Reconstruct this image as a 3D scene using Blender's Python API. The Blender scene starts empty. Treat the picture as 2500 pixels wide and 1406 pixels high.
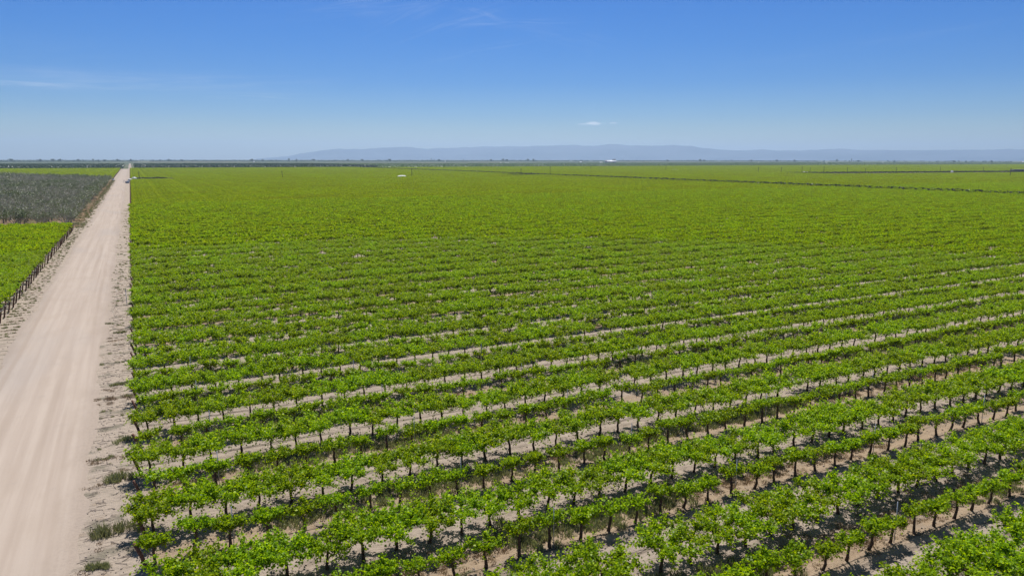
import bpy, math, random
import numpy as np
from mathutils import Matrix, Vector

# ------------------------------------------------------------------ camera, sky, sun, exposure
S = bpy.context.scene
COL = S.collection
W0, H0, FPX = 2500.0, 1406.0, 1740.0          # the photograph's frame in pixels and its focal length
CAMH = 20.4
PITCH = math.atan((703 - 386.8) / FPX)
YAW = math.atan((1250 - 316) * math.cos(PITCH) / FPX)
ROLL = math.radians(0.07)
REARTH = 7.4e6

cam = bpy.data.cameras.new("camera")
cam.sensor_width = 36.0
cam.lens = FPX / W0 * 36.0
cam.clip_start = 0.5
cam.clip_end = 60000
camo = bpy.data.objects.new("camera", cam)
COL.objects.link(camo)
CROT = (Matrix.Rotation(-YAW, 4, 'Z') @ Matrix.Rotation(math.pi / 2 - PITCH, 4, 'X') @ Matrix.Rotation(ROLL, 4, 'Z'))
camo.matrix_world = Matrix.Translation((0, 0, CAMH)) @ CROT
S.camera = camo

SUN_EL, SUN_AZ = math.radians(64), math.radians(24)      # azimuth clockwise from +Y
sd = Vector((math.cos(SUN_EL) * math.sin(SUN_AZ), math.cos(SUN_EL) * math.cos(SUN_AZ), math.sin(SUN_EL)))
sl = bpy.data.lights.new("sun", 'SUN')
sl.energy = 4.6
sl.angle = math.radians(0.53)
sl.color = (1.0, 0.965, 0.915)
so = bpy.data.objects.new("sun", sl)
so.rotation_euler = (-sd).to_track_quat('-Z', 'Y').to_euler()
so.location = (0, 0, 200)
COL.objects.link(so)

S.view_settings.view_transform = 'Standard'
S.view_settings.look = 'None'
S.view_settings.gamma = 1.0
S.view_settings.exposure = 0.55
S.render.engine = 'CYCLES'
S.cycles.max_bounces = 6
S.cycles.diffuse_bounces = 3
S.cycles.transmission_bounces = 4
S.cycles.volume_bounces = 0
S.cycles.use_denoising = True
S.cycles.sample_clamp_indirect = 4.0


class NT:
    """small helper for writing node trees"""
    def __init__(s, tree):
        s.t = tree
        s.N = tree.nodes
        s.L = tree.links

    def put(s, sock, v):
        if isinstance(v, bpy.types.NodeSocket):
            s.L.new(v, sock)
        elif v is not None:
            if sock.type == 'RGBA' and isinstance(v, (tuple, list)) and len(v) == 3:
                v = (*v, 1.0)
            sock.default_value = v

    def n(s, kind, ins=None, **kw):
        nd = s.N.new(kind)
        for k, v in kw.items():
            setattr(nd, k, v)
        for k, v in (ins or {}).items():
            s.put(nd.inputs[k], v)
        return nd

    def m(s, op, a, b=None, c=None, clamp=False):
        nd = s.N.new('ShaderNodeMath')
        nd.operation = op
        nd.use_clamp = clamp
        for i, v in enumerate((a, b, c)):
            if v is not None:
                s.put(nd.inputs[i], v)
        return nd.outputs[0]

    def vm(s, op, a, b=None, out=0):
        nd = s.N.new('ShaderNodeVectorMath')
        nd.operation = op
        s.put(nd.inputs[0], a)
        if b is not None:
            s.put(nd.inputs[1], b)
        return nd.outputs[out]

    def mix(s, f, a, b, bt='MIX'):
        nd = s.N.new('ShaderNodeMix')
        nd.data_type = 'RGBA'
        nd.blend_type = bt
        s.put(nd.inputs[0], f)
        s.put(nd.inputs[6], a)
        s.put(nd.inputs[7], b)
        return nd.outputs[2]

    def noise(s, vec, scale, detail=3.0, rough=0.55, dist=0.0, out=0):
        return s.n('ShaderNodeTexNoise', {'Vector': vec, 'Scale': scale, 'Detail': detail, 'Roughness': rough, 'Distortion': dist}).outputs[out]

    def map(s, v, a, b, c=0.0, d=1.0, smooth=True):
        nd = s.N.new('ShaderNodeMapRange')
        nd.interpolation_type = 'SMOOTHSTEP' if smooth else 'LINEAR'
        nd.clamp = True if not smooth else nd.clamp
        for i, q in enumerate((v, a, b, c, d)):
            s.put(nd.inputs[i], q)
        return nd.outputs[0]

    def scalev(s, vec, x, y, z):
        return s.vm('MULTIPLY', vec, (x, y, z))


def pix_dir(px, py):
    d = CROT.to_3x3() @ Vector(((px - W0 / 2) / FPX, -(py - H0 / 2) / FPX, -1.0))
    return d.normalized()


def at_ground(px, py, z=0.0):
    """world point of the ground seen at a photo pixel (curved earth)"""
    d = pix_dir(px, py)
    p = None
    zz = z
    for _ in range(8):
        t = (zz - CAMH) / d.z
        p = Vector((0, 0, CAMH)) + d * t
        zz = z - (p.x ** 2 + p.y ** 2) / (2 * REARTH)
    return p


def at_dist(px, py, dist):
    d = pix_dir(px, py)
    return Vector((0, 0, CAMH)) + d * (dist / math.hypot(d.x, d.y))


def gz(x, y):
    return -(x * x + y * y) / (2 * REARTH)


def to_pix(p):
    q = CROT.to_3x3().transposed() @ (Vector(p) - Vector((0, 0, CAMH)))
    if q.z > -0.1:
        return None
    return (W0 / 2 + FPX * q.x / -q.z, H0 / 2 - FPX * q.y / -q.z)


def build_world():
    w = bpy.data.worlds.new("World")
    S.world = w
    w.use_nodes = True
    w.node_tree.nodes.clear()
    t = NT(w.node_tree)
    sky = t.n('ShaderNodeTexSky', sky_type='NISHITA')
    sky.sun_disc = False
    sky.sun_elevation = SUN_EL
    sky.sun_rotation = SUN_AZ
    sky.altitude = 100
    sky.air_density = 1.0
    sky.dust_density = 0.6
    sky.ozone_density = 2.6
    col = t.n('ShaderNodeHueSaturation', {'Hue': 0.503, 'Saturation': 1.2, 'Value': 1.0, 'Color': sky.outputs[0]}).outputs[0]
    vec = t.n('ShaderNodeTexCoord').outputs['Generated']
    tr = t.n('ShaderNodeValToRGB', {0: t.n('ShaderNodeSeparateXYZ', {0: vec}).outputs[2]})
    e = tr.color_ramp.elements
    e[0].position, e[0].color = 0.0, (.78, .92, 1.0, 1)
    e[1].position, e[1].color = 1.0, (.95, .98, 1.0, 1)
    for p_, c_ in ((.025, (.66, .86, 1.0)), (.055, (.38, .66, 1.04)), (.10, (.17, .52, 1.04)), (.15, (.10, .495, 1.03)), (.21, (.065, .48, 1.02)), (.28, (.38, .62, .95)), (.42, (.85, .90, .98))):  # upper out-of-view sky tinted brighter and less blue to lift shadow light
        e.new(p_).color = (*c_, 1)
    col = t.mix(1.0, col, tr.outputs[0], 'MULTIPLY')
    # thin cirrus streaks and one small low cloud, fixed by compass direction and elevation
    sep = t.n('ShaderNodeSeparateXYZ', {0: vec})
    az = t.m('ARCTAN2', sep.outputs[0], sep.outputs[1])
    el = t.m('ARCSINE', sep.outputs[2])
    ae = t.n('ShaderNodeCombineXYZ', {0: az, 1: el, 2: 0.0}).outputs[0]

    def patch(px, py, wx, wy, tilt):
        d = pix_dir(px, py)
        a0, e0 = math.atan2(d.x, d.y), math.asin(d.z)
        x = t.m('SUBTRACT', az, a0)
        y = t.m('SUBTRACT', el, e0)
        c, s_ = math.cos(tilt), math.sin(tilt)
        xr = t.m('ADD', t.m('MULTIPLY', x, c), t.m('MULTIPLY', y, s_))
        yr = t.m('SUBTRACT', t.m('MULTIPLY', y, c), t.m('MULTIPLY', x, s_))
        r = t.m('ADD', t.m('POWER', t.m('ABSOLUTE', t.m('DIVIDE', xr, wx / FPX)), 2.0), t.m('POWER', t.m('ABSOLUTE', t.m('DIVIDE', yr, wy / FPX)), 2.0))
        return t.m('POWER', 2.718, t.m('MULTIPLY', r, -1.0)), t.n('ShaderNodeCombineXYZ', {0: xr, 1: yr, 2: a0}).outputs[0]
    total = None
    for (px, py, wx, wy, tilt, sx, sy, amp) in [
            (870, 18, 130, 20, 0.12, 12, 120, .24), (1010, 32, 90, 14, 0.45, 14, 150, .22), (1110, 58, 90, 12, 0.32, 10, 120, .30),
            (1175, 36, 42, 12, -0.2, 18, 90, .34), (1260, 58, 110, 7, 0.02, 14, 200, .34), (100, 205, 150, 11, 0.0, 10, 170, .52),
            (430, 202, 230, 16, 0.05, 9, 130, .34), (280, 186, 160, 7, .0, 9, 160, .25), (620, 236, 100, 7, 0.0, 10, 200, .48), (1400, 95, 120, 16, -.2, 16, 120, .12),
            (1180, 125, 110, 9, 0.2, 14, 160, .15), (2130, 105, 200, 10, 0.1, 12, 160, .10), (130, 170, 200, 40, 0.05, 8, 60, .12),
            (420, 300, 420, 30, 0.0, 6, 60, .07)]:
        g, v = patch(px, py, wx, wy, tilt)
        nn = t.noise(t.scalev(v, sx, sy, 3.0), 1.0, 5, 0.62, 0.6)
        c = t.m('MULTIPLY', t.m('MULTIPLY', g, t.map(nn, 0.36, 0.78)), amp * .62)
        total = c if total is None else t.m('ADD', total, c)
    for (px, py, wx, wy, amp) in [(1447, 302, 26, 4.6, 1.0), (1497, 301, 13, 2.6, .6), (1420, 303.5, 16, 2.2, .5)]:
        g, v = patch(px, py, wx, wy, 0.0)
        nn = t.noise(t.scalev(v, 110, 330, 1.0), 1.0, 4, 0.6)
        c = t.m('MULTIPLY', t.map(t.m('ADD', g, t.m('MULTIPLY', t.m('SUBTRACT', nn, 0.5), 1.1)), 0.35, 0.95), amp * 0.95)
        total = t.m('ADD', total, c)
    total = t.m('MINIMUM', total, 0.85)
    col = t.mix(total, col, (9.2, 9.8, 11.0))
    bg = t.n('ShaderNodeBackground', {'Color': col, 'Strength': 0.062})
    out = t.n('ShaderNodeOutputWorld', {'Surface': bg.outputs[0]})


build_world()

# ------------------------------------------------------------------ mesh helpers
RNG = np.random.default_rng(7)
random.seed(7)


class MB:
    """collects polygons; build() links them as ONE mesh object"""
    def __init__(s):
        s.v = []
        s.f = []
        s.n = 0

    def add(s, verts, faces):
        verts = np.asarray(verts, float).reshape(-1, 3)
        s.v.append(verts)
        s.f.append(np.asarray(faces, int) + s.n)
        s.n += len(verts)

    def quads(s, P):
        """P: (N,4,3) loose quads"""
        P = np.asarray(P, float)
        s.add(P.reshape(-1, 3), np.arange(len(P) * 4).reshape(-1, 4))

    def box(s, c, size, rz=0.0):
        x, y, z = [q / 2 for q in size]
        v = np.array([(a * x, b * y, d * z) for d in (-1, 1) for b in (-1, 1) for a in (-1, 1)])
        cs, sn = math.cos(rz), math.sin(rz)
        v = np.stack([v[:, 0] * cs - v[:, 1] * sn, v[:, 0] * sn + v[:, 1] * cs, v[:, 2]], 1) + np.array(c)
        s.add(v, [(0, 2, 3, 1), (4, 5, 7, 6), (0, 1, 5, 4), (2, 6, 7, 3), (0, 4, 6, 2), (1, 3, 7, 5)])

    def tube(s, pts, rad, n=6, cap=True):
        pts = [Vector(p) for p in pts]
        if not hasattr(rad, '__len__'):
            rad = [rad] * len(pts)
        V = []
        for i, p in enumerate(pts):
            d = (pts[min(i + 1, len(pts) - 1)] - pts[max(i - 1, 0)])
            d = d.normalized() if d.length > 1e-9 else Vector((0, 0, 1))
            a = d.cross(Vector((0, 1, 0)) if abs(d.y) < .9 else Vector((1, 0, 0))).normalized()
            b = d.cross(a)
            for k in range(n):
                t = 2 * math.pi * k / n
                V.append(p + (a * math.cos(t) + b * math.sin(t)) * rad[i])
        F = []
        for i in range(len(pts) - 1):
            for k in range(n):
                F.append((i * n + k, i * n + (k + 1) % n, (i + 1) * n + (k + 1) % n, (i + 1) * n + k))
        s.add([tuple(q) for q in V], F)
        if cap and n in (4, 6, 8, 12):
            m = len(pts) - 1
            c = m * n
            for k in range(1, n - 2, 2):
                s.f.append(np.array([[c, c + k, c + k + 1, c + k + 2]]) + s.n - len(V))

    def lathe(s, prof, c=(0, 0, 0), n=20):
        V, F = [], []
        for r, z in prof:
            for k in range(n):
                t = 2 * math.pi * k / n
                V.append((c[0] + r * math.cos(t), c[1] + r * math.sin(t), c[2] + z))
        for i in range(len(prof) - 1):
            for k in range(n):
                F.append((i * n + k, i * n + (k + 1) % n, (i + 1) * n + (k + 1) % n, (i + 1) * n + k))
        s.add(V, F)

    def mesh(s, name, mat, smooth=False):
        me = bpy.data.meshes.new(name)
        V = np.concatenate(s.v).astype(np.float32)
        F = np.concatenate(s.f)
        me.vertices.add(len(V))
        me.vertices.foreach_set('co', V.ravel())
        me.loops.add(F.size)
        me.loops.foreach_set('vertex_index', F.ravel().astype(np.int32))
        me.polygons.add(len(F))
        me.polygons.foreach_set('loop_start', np.arange(0, F.size, 4, dtype=np.int32))
        me.polygons.foreach_set('loop_total', np.full(len(F), 4, dtype=np.int32))
        if smooth:
            me.polygons.foreach_set('use_smooth', np.ones(len(F), dtype=bool))
        me.update(calc_edges=True)
        me.validate()
        if mat:
            me.materials.append(mat)
        return me

    def build(s, name, mat, parent=None, smooth=False, loc=(0, 0, 0)):
        return link(name, s.mesh(name, mat, smooth), parent, loc)


def link(name, data, parent=None, loc=(0, 0, 0), rz=0.0, sc=1.0):
    o = bpy.data.objects.new(name, data)
    COL.objects.link(o)
    o.parent = parent
    o.location = loc
    o.rotation_euler = (0, 0, rz)
    o.scale = (sc, sc, sc)
    return o


def tag(o, label=None, cat=None, group=None, kind=None):
    if label:
        o['label'] = label
    if cat:
        o['category'] = cat
    if group:
        o['group'] = group
    if kind:
        o['kind'] = kind
    return o


def empty(name, loc, rz=0.0, sc=1.0):
    e = link(name, None, None, loc, rz, sc)
    e.empty_display_size = 0.3
    return e


def copy_thing(o, loc, rz=0.0, sc=1.0):
    c = o.copy()
    COL.objects.link(c)
    c.location = loc
    c.rotation_euler = (0, 0, rz)
    c.scale = (sc, sc, sc)
    for ch in list(o.children):
        d = ch.copy()
        COL.objects.link(d)
        d.parent = c
        for g in list(ch.children):
            e = g.copy()
            COL.objects.link(e)
            e.parent = d
    return c


ONES = ['zeroth', 'first', 'second', 'third', 'fourth', 'fifth', 'sixth', 'seventh', 'eighth', 'ninth', 'tenth', 'eleventh', 'twelfth',
        'thirteenth', 'fourteenth', 'fifteenth', 'sixteenth', 'seventeenth', 'eighteenth', 'nineteenth']
TENS = {20: 'twent', 30: 'thirt', 40: 'fort', 50: 'fift', 60: 'sixt', 70: 'sevent', 80: 'eight', 90: 'ninet'}


def ordw(n):
    if n < 20:
        return ONES[n]
    if n >= 100:
        r = n % 100
        h = 'hundred' if n < 200 else 'two-hundred'
        return h + 'th' if r == 0 else h + '-and-' + ordw(r)
    t = n // 10 * 10
    return TENS[t] + ('ieth' if n % 10 == 0 else 'y-' + ONES[n % 10])


# ------------------------------------------------------------------ materials
def mat(name, fn):
    m = bpy.data.materials.new(name)
    m.use_nodes = True
    m.node_tree.nodes.clear()
    t = NT(m.node_tree)
    sh = fn(t)
    t.n('ShaderNodeOutputMaterial', {'Surface': sh})
    return m


def principled(t, col, rough=0.8, spec=0.3, bump=None, bstr=0.5, bdist=0.05, metal=0.0):
    ins = {'Base Color': col, 'Roughness': rough, 'Specular IOR Level': spec, 'Metallic': metal}
    if bump is not None:
        b = t.n('ShaderNodeBump', {'Height': bump, 'Strength': bstr, 'Distance': bdist})
        ins['Normal'] = b.outputs[0]
    return t.n('ShaderNodeBsdfPrincipled', ins).outputs[0]


def leaf_mat(name, c_dark, c_mid, c_light, trans, rough=0.45, spec=0.35, tcol=None, tfac=0.4):
    def fn(t):
        rnd = t.n('ShaderNodeNewGeometry').outputs['Random Per Island']
        orn = t.n('ShaderNodeObjectInfo').outputs['Random']
        ramp = t.n('ShaderNodeValToRGB', {0: rnd})
        e = ramp.color_ramp.elements
        e[0].position, e[0].color = 0.0, (*c_dark, 1)
        e[1].position, e[1].color = 1.0, (*c_light, 1)
        k = e.new(0.5)
        k.color = (*c_mid, 1)
        val = t.m('ADD', t.m('MULTIPLY', orn, 0.26), 0.87)
        col = t.n('ShaderNodeHueSaturation', {'Hue': t.m('ADD', 0.492, t.m('MULTIPLY', orn, 0.016)), 'Saturation': 1.0, 'Value': val, 'Color': ramp.outputs[0]}).outputs[0]
        p = principled(t, col, rough, spec)
        tc = t.mix(1.0, col, tcol or (1, 1, 1), 'MULTIPLY')
        tr = t.n('ShaderNodeBsdfTranslucent', {'Color': tc}).outputs[0]
        return t.n('ShaderNodeMixShader', {0: tfac, 1: p, 2: tr}).outputs[0]
    return mat(name, fn)


M = {}
M['vine_leaf'] = leaf_mat('vine_leaf', (.064, .132, .001), (.172, .282, .002), (.325, .440, .004), 1, tcol=(1.9, 1.7, .4), tfac=.45, rough=.42, spec=.14)
M['vine_leaf_mid'] = leaf_mat('vine_leaf_mid', (.070, .135, .001), (.180, .285, .001), (.315, .425, .002), 1, tcol=(1.9, 1.65, .4), tfac=.45, rough=.6, spec=.05)
M['vine_leaf_far'] = leaf_mat('vine_leaf_far', (.098, .160, .001), (.172, .256, .001), (.250, .335, .001), 1, tcol=(1.9, 1.6, .4), tfac=.44, rough=.75, spec=.03)
M['orchard_leaf'] = leaf_mat('orchard_leaf', (.050, .075, .022), (.085, .115, .035), (.13, .155, .06), 1, tcol=(1.3, 1.3, .6), tfac=.25)
M['tree_leaf'] = leaf_mat('tree_leaf', (.022, .045, .018), (.035, .068, .024), (.055, .09, .03), 1, tcol=(1.2, 1.3, .6), tfac=.2)
M['weed_leaf'] = leaf_mat('weed_leaf', (.15, .165, .085), (.215, .225, .115), (.30, .29, .17), 1, tcol=(1.2, 1.2, .7), tfac=.3)
M['dry_leaf'] = leaf_mat('dry_leaf', (.22, .15, .085), (.32, .22, .13), (.42, .32, .2), 1, tfac=.2)


def simple(name, col, rough=.8, spec=.3, nscale=6.0, namp=.25, bump=0.0, metal=0.0):
    def fn(t):
        v = t.n('ShaderNodeTexCoord').outputs['Object']
        n = t.noise(v, nscale, 4, .6)
        k = t.map(n, .3, .7, 1 - namp, 1 + namp)
        c = t.mix(1.0, col, t.n('ShaderNodeCombineColor', {0: k, 1: k, 2: k}).outputs[0], 'MULTIPLY')
        return principled(t, c, rough, spec, n if bump else None, bump, .03, metal)
    return mat(name, fn)


M['vine_bark'] = simple('vine_bark', (.085, .055, .042), .9, .15, 14, .45, .8)
M['post_wood'] = simple('post_wood', (.15, .078, .055), .9, .15, 9, .4, .6)
M['orchard_bark'] = simple('orchard_bark', (.34, .31, .265), .85, .2, 5, .35)
M['tree_bark'] = simple('tree_bark', (.09, .075, .06), .9, .15, 5, .3)
M['pole_wood'] = simple('pole_wood', (.035, .03, .026), .9, .15, 3, .3)
M['steel'] = simple('steel', (.45, .45, .46), .5, .5, 5, .1, 0, .6)
M['white_paint'] = simple('white_paint', (.80, .80, .79), .45, .4, 1.5, .05)
M['white_roof'] = simple('white_roof', (.5, .5, .5), .5, .4, .4, .06)
M['pale_wall'] = simple('pale_wall', (.42, .36, .34), .8, .2, .5, .1)
M['blue_grey'] = simple('blue_grey', (.30, .36, .45), .6, .4, 2, .1)
M['grey_conc'] = simple('grey_conc', (.30, .30, .32), .85, .2, .5, .15)
M['dark_sheet'] = simple('dark_sheet', (.035, .035, .042), .7, .3, .4, .3)
M['black_hose'] = simple('black_hose', (.02, .02, .02), .6, .3, 5, .1)
M['glass_dark'] = simple('glass_dark', (.02, .025, .03), .12, .6, 5, .05)
M['tyre'] = simple('tyre', (.02, .02, .02), .85, .2, 5, .1)
M['tan_tarp'] = simple('tan_tarp', (.78, .77, .74), .6, .3, 1.2, .08)

PAIR, V0 = 8.05, 21.7        # the vine rows come in pairs


def ground_fn(t):
    pos = t.n('ShaderNodeNewGeometry').outputs['Position']
    sp = t.n('ShaderNodeSeparateXYZ', {0: pos})
    X, Y = sp.outputs[0], sp.outputs[1]
    n_big = t.noise(pos, .07, 4, .6)
    n_mid = t.noise(pos, .8, 5, .65)
    n_fin = t.noise(pos, 5.0, 5, .7)
    sand = t.mix(t.map(n_mid, .3, .7), (.41, .34, .295), (.56, .475, .415))
    sand = t.mix(t.m('MULTIPLY', t.map(n_fin, .52, .72), .55), sand, (.20, .165, .14))
    # inside the vine block: lanes run along X
    wob = t.m('MULTIPLY', t.m('SUBTRACT', t.noise(t.scalev(pos, .12, .12, 1), 1.0, 2), .5), .5)
    ph = t.m('MULTIPLY', t.m('FRACT', t.m('DIVIDE', t.m('SUBTRACT', t.m('ADD', Y, wob), V0 - 4.0), PAIR)), PAIR)   # 4.0 = front row
    stretch = t.scalev(pos, .5, 2.2, 1)
    n_st = t.noise(stretch, 1.0, 5, .68)
    # wheel ruts in the open lane (ph 1.2 .. 3.1)
    rut1 = t.m('ABSOLUTE', t.m('SUBTRACT', ph, 1.55))
    rut2 = t.m('ABSOLUTE', t.m('SUBTRACT', ph, 2.95))
    rut = t.m('MULTIPLY', t.map(t.m('MINIMUM', rut1, rut2), .05, .30, 1.0, 0.0), t.map(n_st, .35, .6))
    pale = t.map(t.m('ABSOLUTE', t.m('SUBTRACT', ph, 2.3)), .9, 2.1, 1.0, 0.0)
    insand = t.mix(t.m('MULTIPLY', pale, .55), sand, (.54, .465, .41))
    insand = t.mix(t.m('MULTIPLY', rut, .6), insand, (.27, .215, .18))
    # dry litter with rusty grass between the two rows of a pair
    lit = t.map(t.m('ABSOLUTE', t.m('SUBTRACT', ph, 4.7)), .8, 1.9, 1.0, 0.0)
    litm = t.m('MULTIPLY', lit, t.map(t.m('ADD', n_mid, t.m('MULTIPLY', n_big, .5)), .52, .76))
    rust = t.mix(t.map(n_fin, .35, .65), (.38, .25, .15), (.56, .43, .29))
    insand = t.mix(t.m('MULTIPLY', litm, .62), insand, rust)
    grn = t.m('MULTIPLY', t.map(n_st, .55, .68), t.map(t.noise(pos, .11, 3, .5), .5, .62))
    insand = t.mix(t.m('MULTIPLY', t.m('MULTIPLY', grn, lit), .8), insand, (.13, .15, .07))
    # verge: cross streaks where tractors turn out of the rows
    vs = t.scalev(pos, .38, 2.6, 1)
    st = t.noise(vs, 1.0, 6, .72)
    verge = t.mix(t.map(st, .50, .62), (.57, .485, .42), (.43, .365, .315))
    verge = t.mix(t.m('MULTIPLY', t.map(t.noise(t.scalev(pos, .6, 3.6, 1), 1.0, 5, .7), .58, .66), .8), verge, (.27, .225, .195))
    verge = t.mix(t.m('MULTIPLY', t.map(n_mid, .56, .7), .6), verge, (.40, .31, .235))
    wob2 = t.noise(t.scalev(pos, .5, .35, 1), 1.0, 3)
    for per, off_ in ((1.815, .3), (4.02, 1.1)):
        fr = t.m('FRACT', t.m('ADD', t.m('DIVIDE', t.m('ADD', Y, off_), per), t.m('MULTIPLY', wob2, .5)))
        ln = t.map(t.m('ABSOLUTE', t.m('SUBTRACT', fr, .5)), .05, .20, 1.0, 0.0)
        ln = t.m('MULTIPLY', ln, t.map(t.noise(t.scalev(pos, .8, .9, 1), 1.0, 3), .42, .58))
        side = t.map(X, -9.5, -8.5, 1.0, 0.0) if per < 2 else t.map(X, -9.5, -8.5)
        verge = t.mix(t.m('MULTIPLY', t.m('MULTIPLY', ln, side), .75), verge, (.24, .225, .175))
    edge = t.m('ADD', X, t.m('MULTIPLY', t.m('SUBTRACT', n_mid, .5), 1.0))
    isblock = t.map(edge, -1.2, -.3)
    near = t.mix(isblock, verge, insand)
    # orchard floor (left, beyond Y 243) : reddish litter and shade-dry grass
    orch = t.m('MULTIPLY', t.map(edge, -15.6, -14.6, 1.0, 0.0), t.m('MULTIPLY', t.map(Y, 246, 249), t.map(Y, 775, 785, 1.0, 0.0)))
    ocol = t.mix(t.map(n_mid, .35, .65), (.30, .20, .13), (.40, .30, .19))
    ocol = t.mix(t.m('MULTIPLY', t.map(n_big, .5, .62), .7), ocol, (.19, .20, .10))
    near = t.mix(orch, near, ocol)
    # far country: a patchwork of fields
    br = t.n('ShaderNodeTexVoronoi', {'Vector': t.scalev(pos, .0016, .0026, 0), 'Scale': 1.0, 'Randomness': .7}, distance='CHEBYCHEV')
    rs = t.n('ShaderNodeSeparateColor', {0: br.outputs['Color']}).outputs[0]
    rmp = t.n('ShaderNodeValToRGB', {0: rs})
    e = rmp.color_ramp.elements
    rmp.color_ramp.interpolation = 'CONSTANT'
    e[0].position, e[0].color = 0, (.11, .145, .08, 1)
    e[1].position, e[1].color = .28, (.145, .175, .10, 1)
    for p_, c_ in ((.45, (.09, .125, .07)), (.62, (.17, .185, .12)), (.8, (.12, .155, .085)), (.93, (.25, .22, .17))):
        k = e.new(p_)
        k.color = (*c_, 1)
    far = t.m('MAXIMUM', t.map(Y, 1546, 1560), t.map(X, 3600, 3700))
    col = t.mix(far, near, rmp.outputs[0])
    h = t.m('ADD', t.m('MULTIPLY', n_fin, .35), t.m('ADD', t.m('MULTIPLY', st, .5), t.m('MULTIPLY', n_mid, .5)))
    h = t.m('SUBTRACT', h, t.m('MULTIPLY', t.m('MULTIPLY', rut, isblock), .35))
    return principled(t, t.mix(1.0, col, (.60, .575, .525), 'MULTIPLY'), .95, .1, h, 1.0, .34)


def road_fn(t):
    pos = t.n('ShaderNodeNewGeometry').outputs['Position']
    sp = t.n('ShaderNodeSeparateXYZ', {0: pos})
    X, Y = sp.outputs[0], sp.outputs[1]
    wx = t.m('ADD', X, t.m('MULTIPLY', t.m('SUBTRACT', t.noise(t.scalev(pos, 0, .02, 0), 1.0, 2), .5), .9))
    tv = t.n('ShaderNodeCombineXYZ', {0: wx, 1: t.m('MULTIPLY', Y, .018), 2: 0.0}).outputs[0]
    tr = t.noise(tv, 1.3, 6, .66)
    fine = t.noise(pos, 6.0, 5, .7)
    mid = t.noise(t.scalev(pos, .5, .16, 1), 1.0, 4, .6)
    big = t.noise(t.scalev(pos, .1, .03, 1), 1.0, 3, .5)
    c = t.mix(t.map(tr, .34, .66), (.525, .445, .392), (.60, .518, .462))
    c = t.mix(t.m('MULTIPLY', t.map(mid, .45, .7), .4), c, (.50, .42, .36))
    c = t.mix(t.m('MULTIPLY', t.map(big, .5, .66), .5), c, (.49, .445, .425))
    c = t.mix(t.m('MULTIPLY', t.map(fine, .60, .75), .35), c, (.30, .25, .215))
    trk = t.m('ADD', X, t.m('MULTIPLY', t.m('SUBTRACT', t.noise(t.scalev(pos, 0, .012, 0), 1.0, 2), .5), 1.6))
    for x0, wd, am in ((-5.6, .22, .55), (-7.35, .24, .5), (-8.5, .16, .3), (-10.2, .22, .4), (-12.0, .2, .45), (-6.3, .12, .4)):
        ln = t.map(t.m('ABSOLUTE', t.m('SUBTRACT', trk, x0)), wd * .4, wd * 1.8, 1.0, 0.0)
        ln = t.m('MULTIPLY', ln, t.map(t.noise(t.scalev(pos, .5, .045, 1), 1.0 + x0 * .07, 3), .42, .62))
        c = t.mix(t.m('MULTIPLY', ln, am), c, (.43, .355, .30))
    c = t.mix(t.m('MULTIPLY', t.map(t.noise(pos, .55, 4, .6), .60, .72), .45), c, (.47, .41, .37))
    stn = t.n('ShaderNodeTexVoronoi', {'Vector': pos, 'Scale': 1.6}).outputs['Distance']
    c = t.mix(t.m('MULTIPLY', t.map(stn, .03, .07, 1.0, 0.0), t.map(fine, .5, .55)), c, (.22, .18, .15))
    # scuffed, darker soil towards both edges and tan streaks on the right side of the road
    edge = t.m('ABSOLUTE', t.m('ADD', X, 8.7))
    c = t.mix(t.m('MULTIPLY', t.map(t.m('ADD', edge, t.m('MULTIPLY', mid, 1.6)), 3.6, 5.6), .55), c, t.mix(t.map(fine, .4, .6), (.44, .37, .32), (.34, .285, .25)))
    h = t.m('ADD', t.m('MULTIPLY', tr, .6), t.m('MULTIPLY', fine, .3))
    return principled(t, t.mix(1.0, c, (.60, .573, .525), 'MULTIPLY'), .95, .1, h, .5, .08)


M['ground'] = mat('ground_soil', ground_fn)
M['road'] = mat('road_dirt', road_fn)


# ------------------------------------------------------------------ the ground, the road, the mountains
def smoothstep(a, b, x):
    t = np.clip((x - a) / (b - a), 0, 1)
    return t * t * (3 - 2 * t)


def vnoise(x, y, seed=0):
    """cheap smooth value noise, vectorised"""
    xi, yi = np.floor(x).astype(np.int64), np.floor(y).astype(np.int64)
    fx, fy = x - xi, y - yi
    fx, fy = fx * fx * (3 - 2 * fx), fy * fy * (3 - 2 * fy)

    def hsh(a, b):
        h = (a * 374761393 + b * 668265263 + seed * 1442695041) & 0x7fffffff
        h = ((h ^ (h >> 13)) * 1274126177) & 0x7fffffff
        return ((h ^ (h >> 16)) & 0xffff) / 65535.0
    return (hsh(xi, yi) * (1 - fx) + hsh(xi + 1, yi) * fx) * (1 - fy) + (hsh(xi, yi + 1) * (1 - fx) + hsh(xi + 1, yi + 1) * fx) * fy


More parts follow.
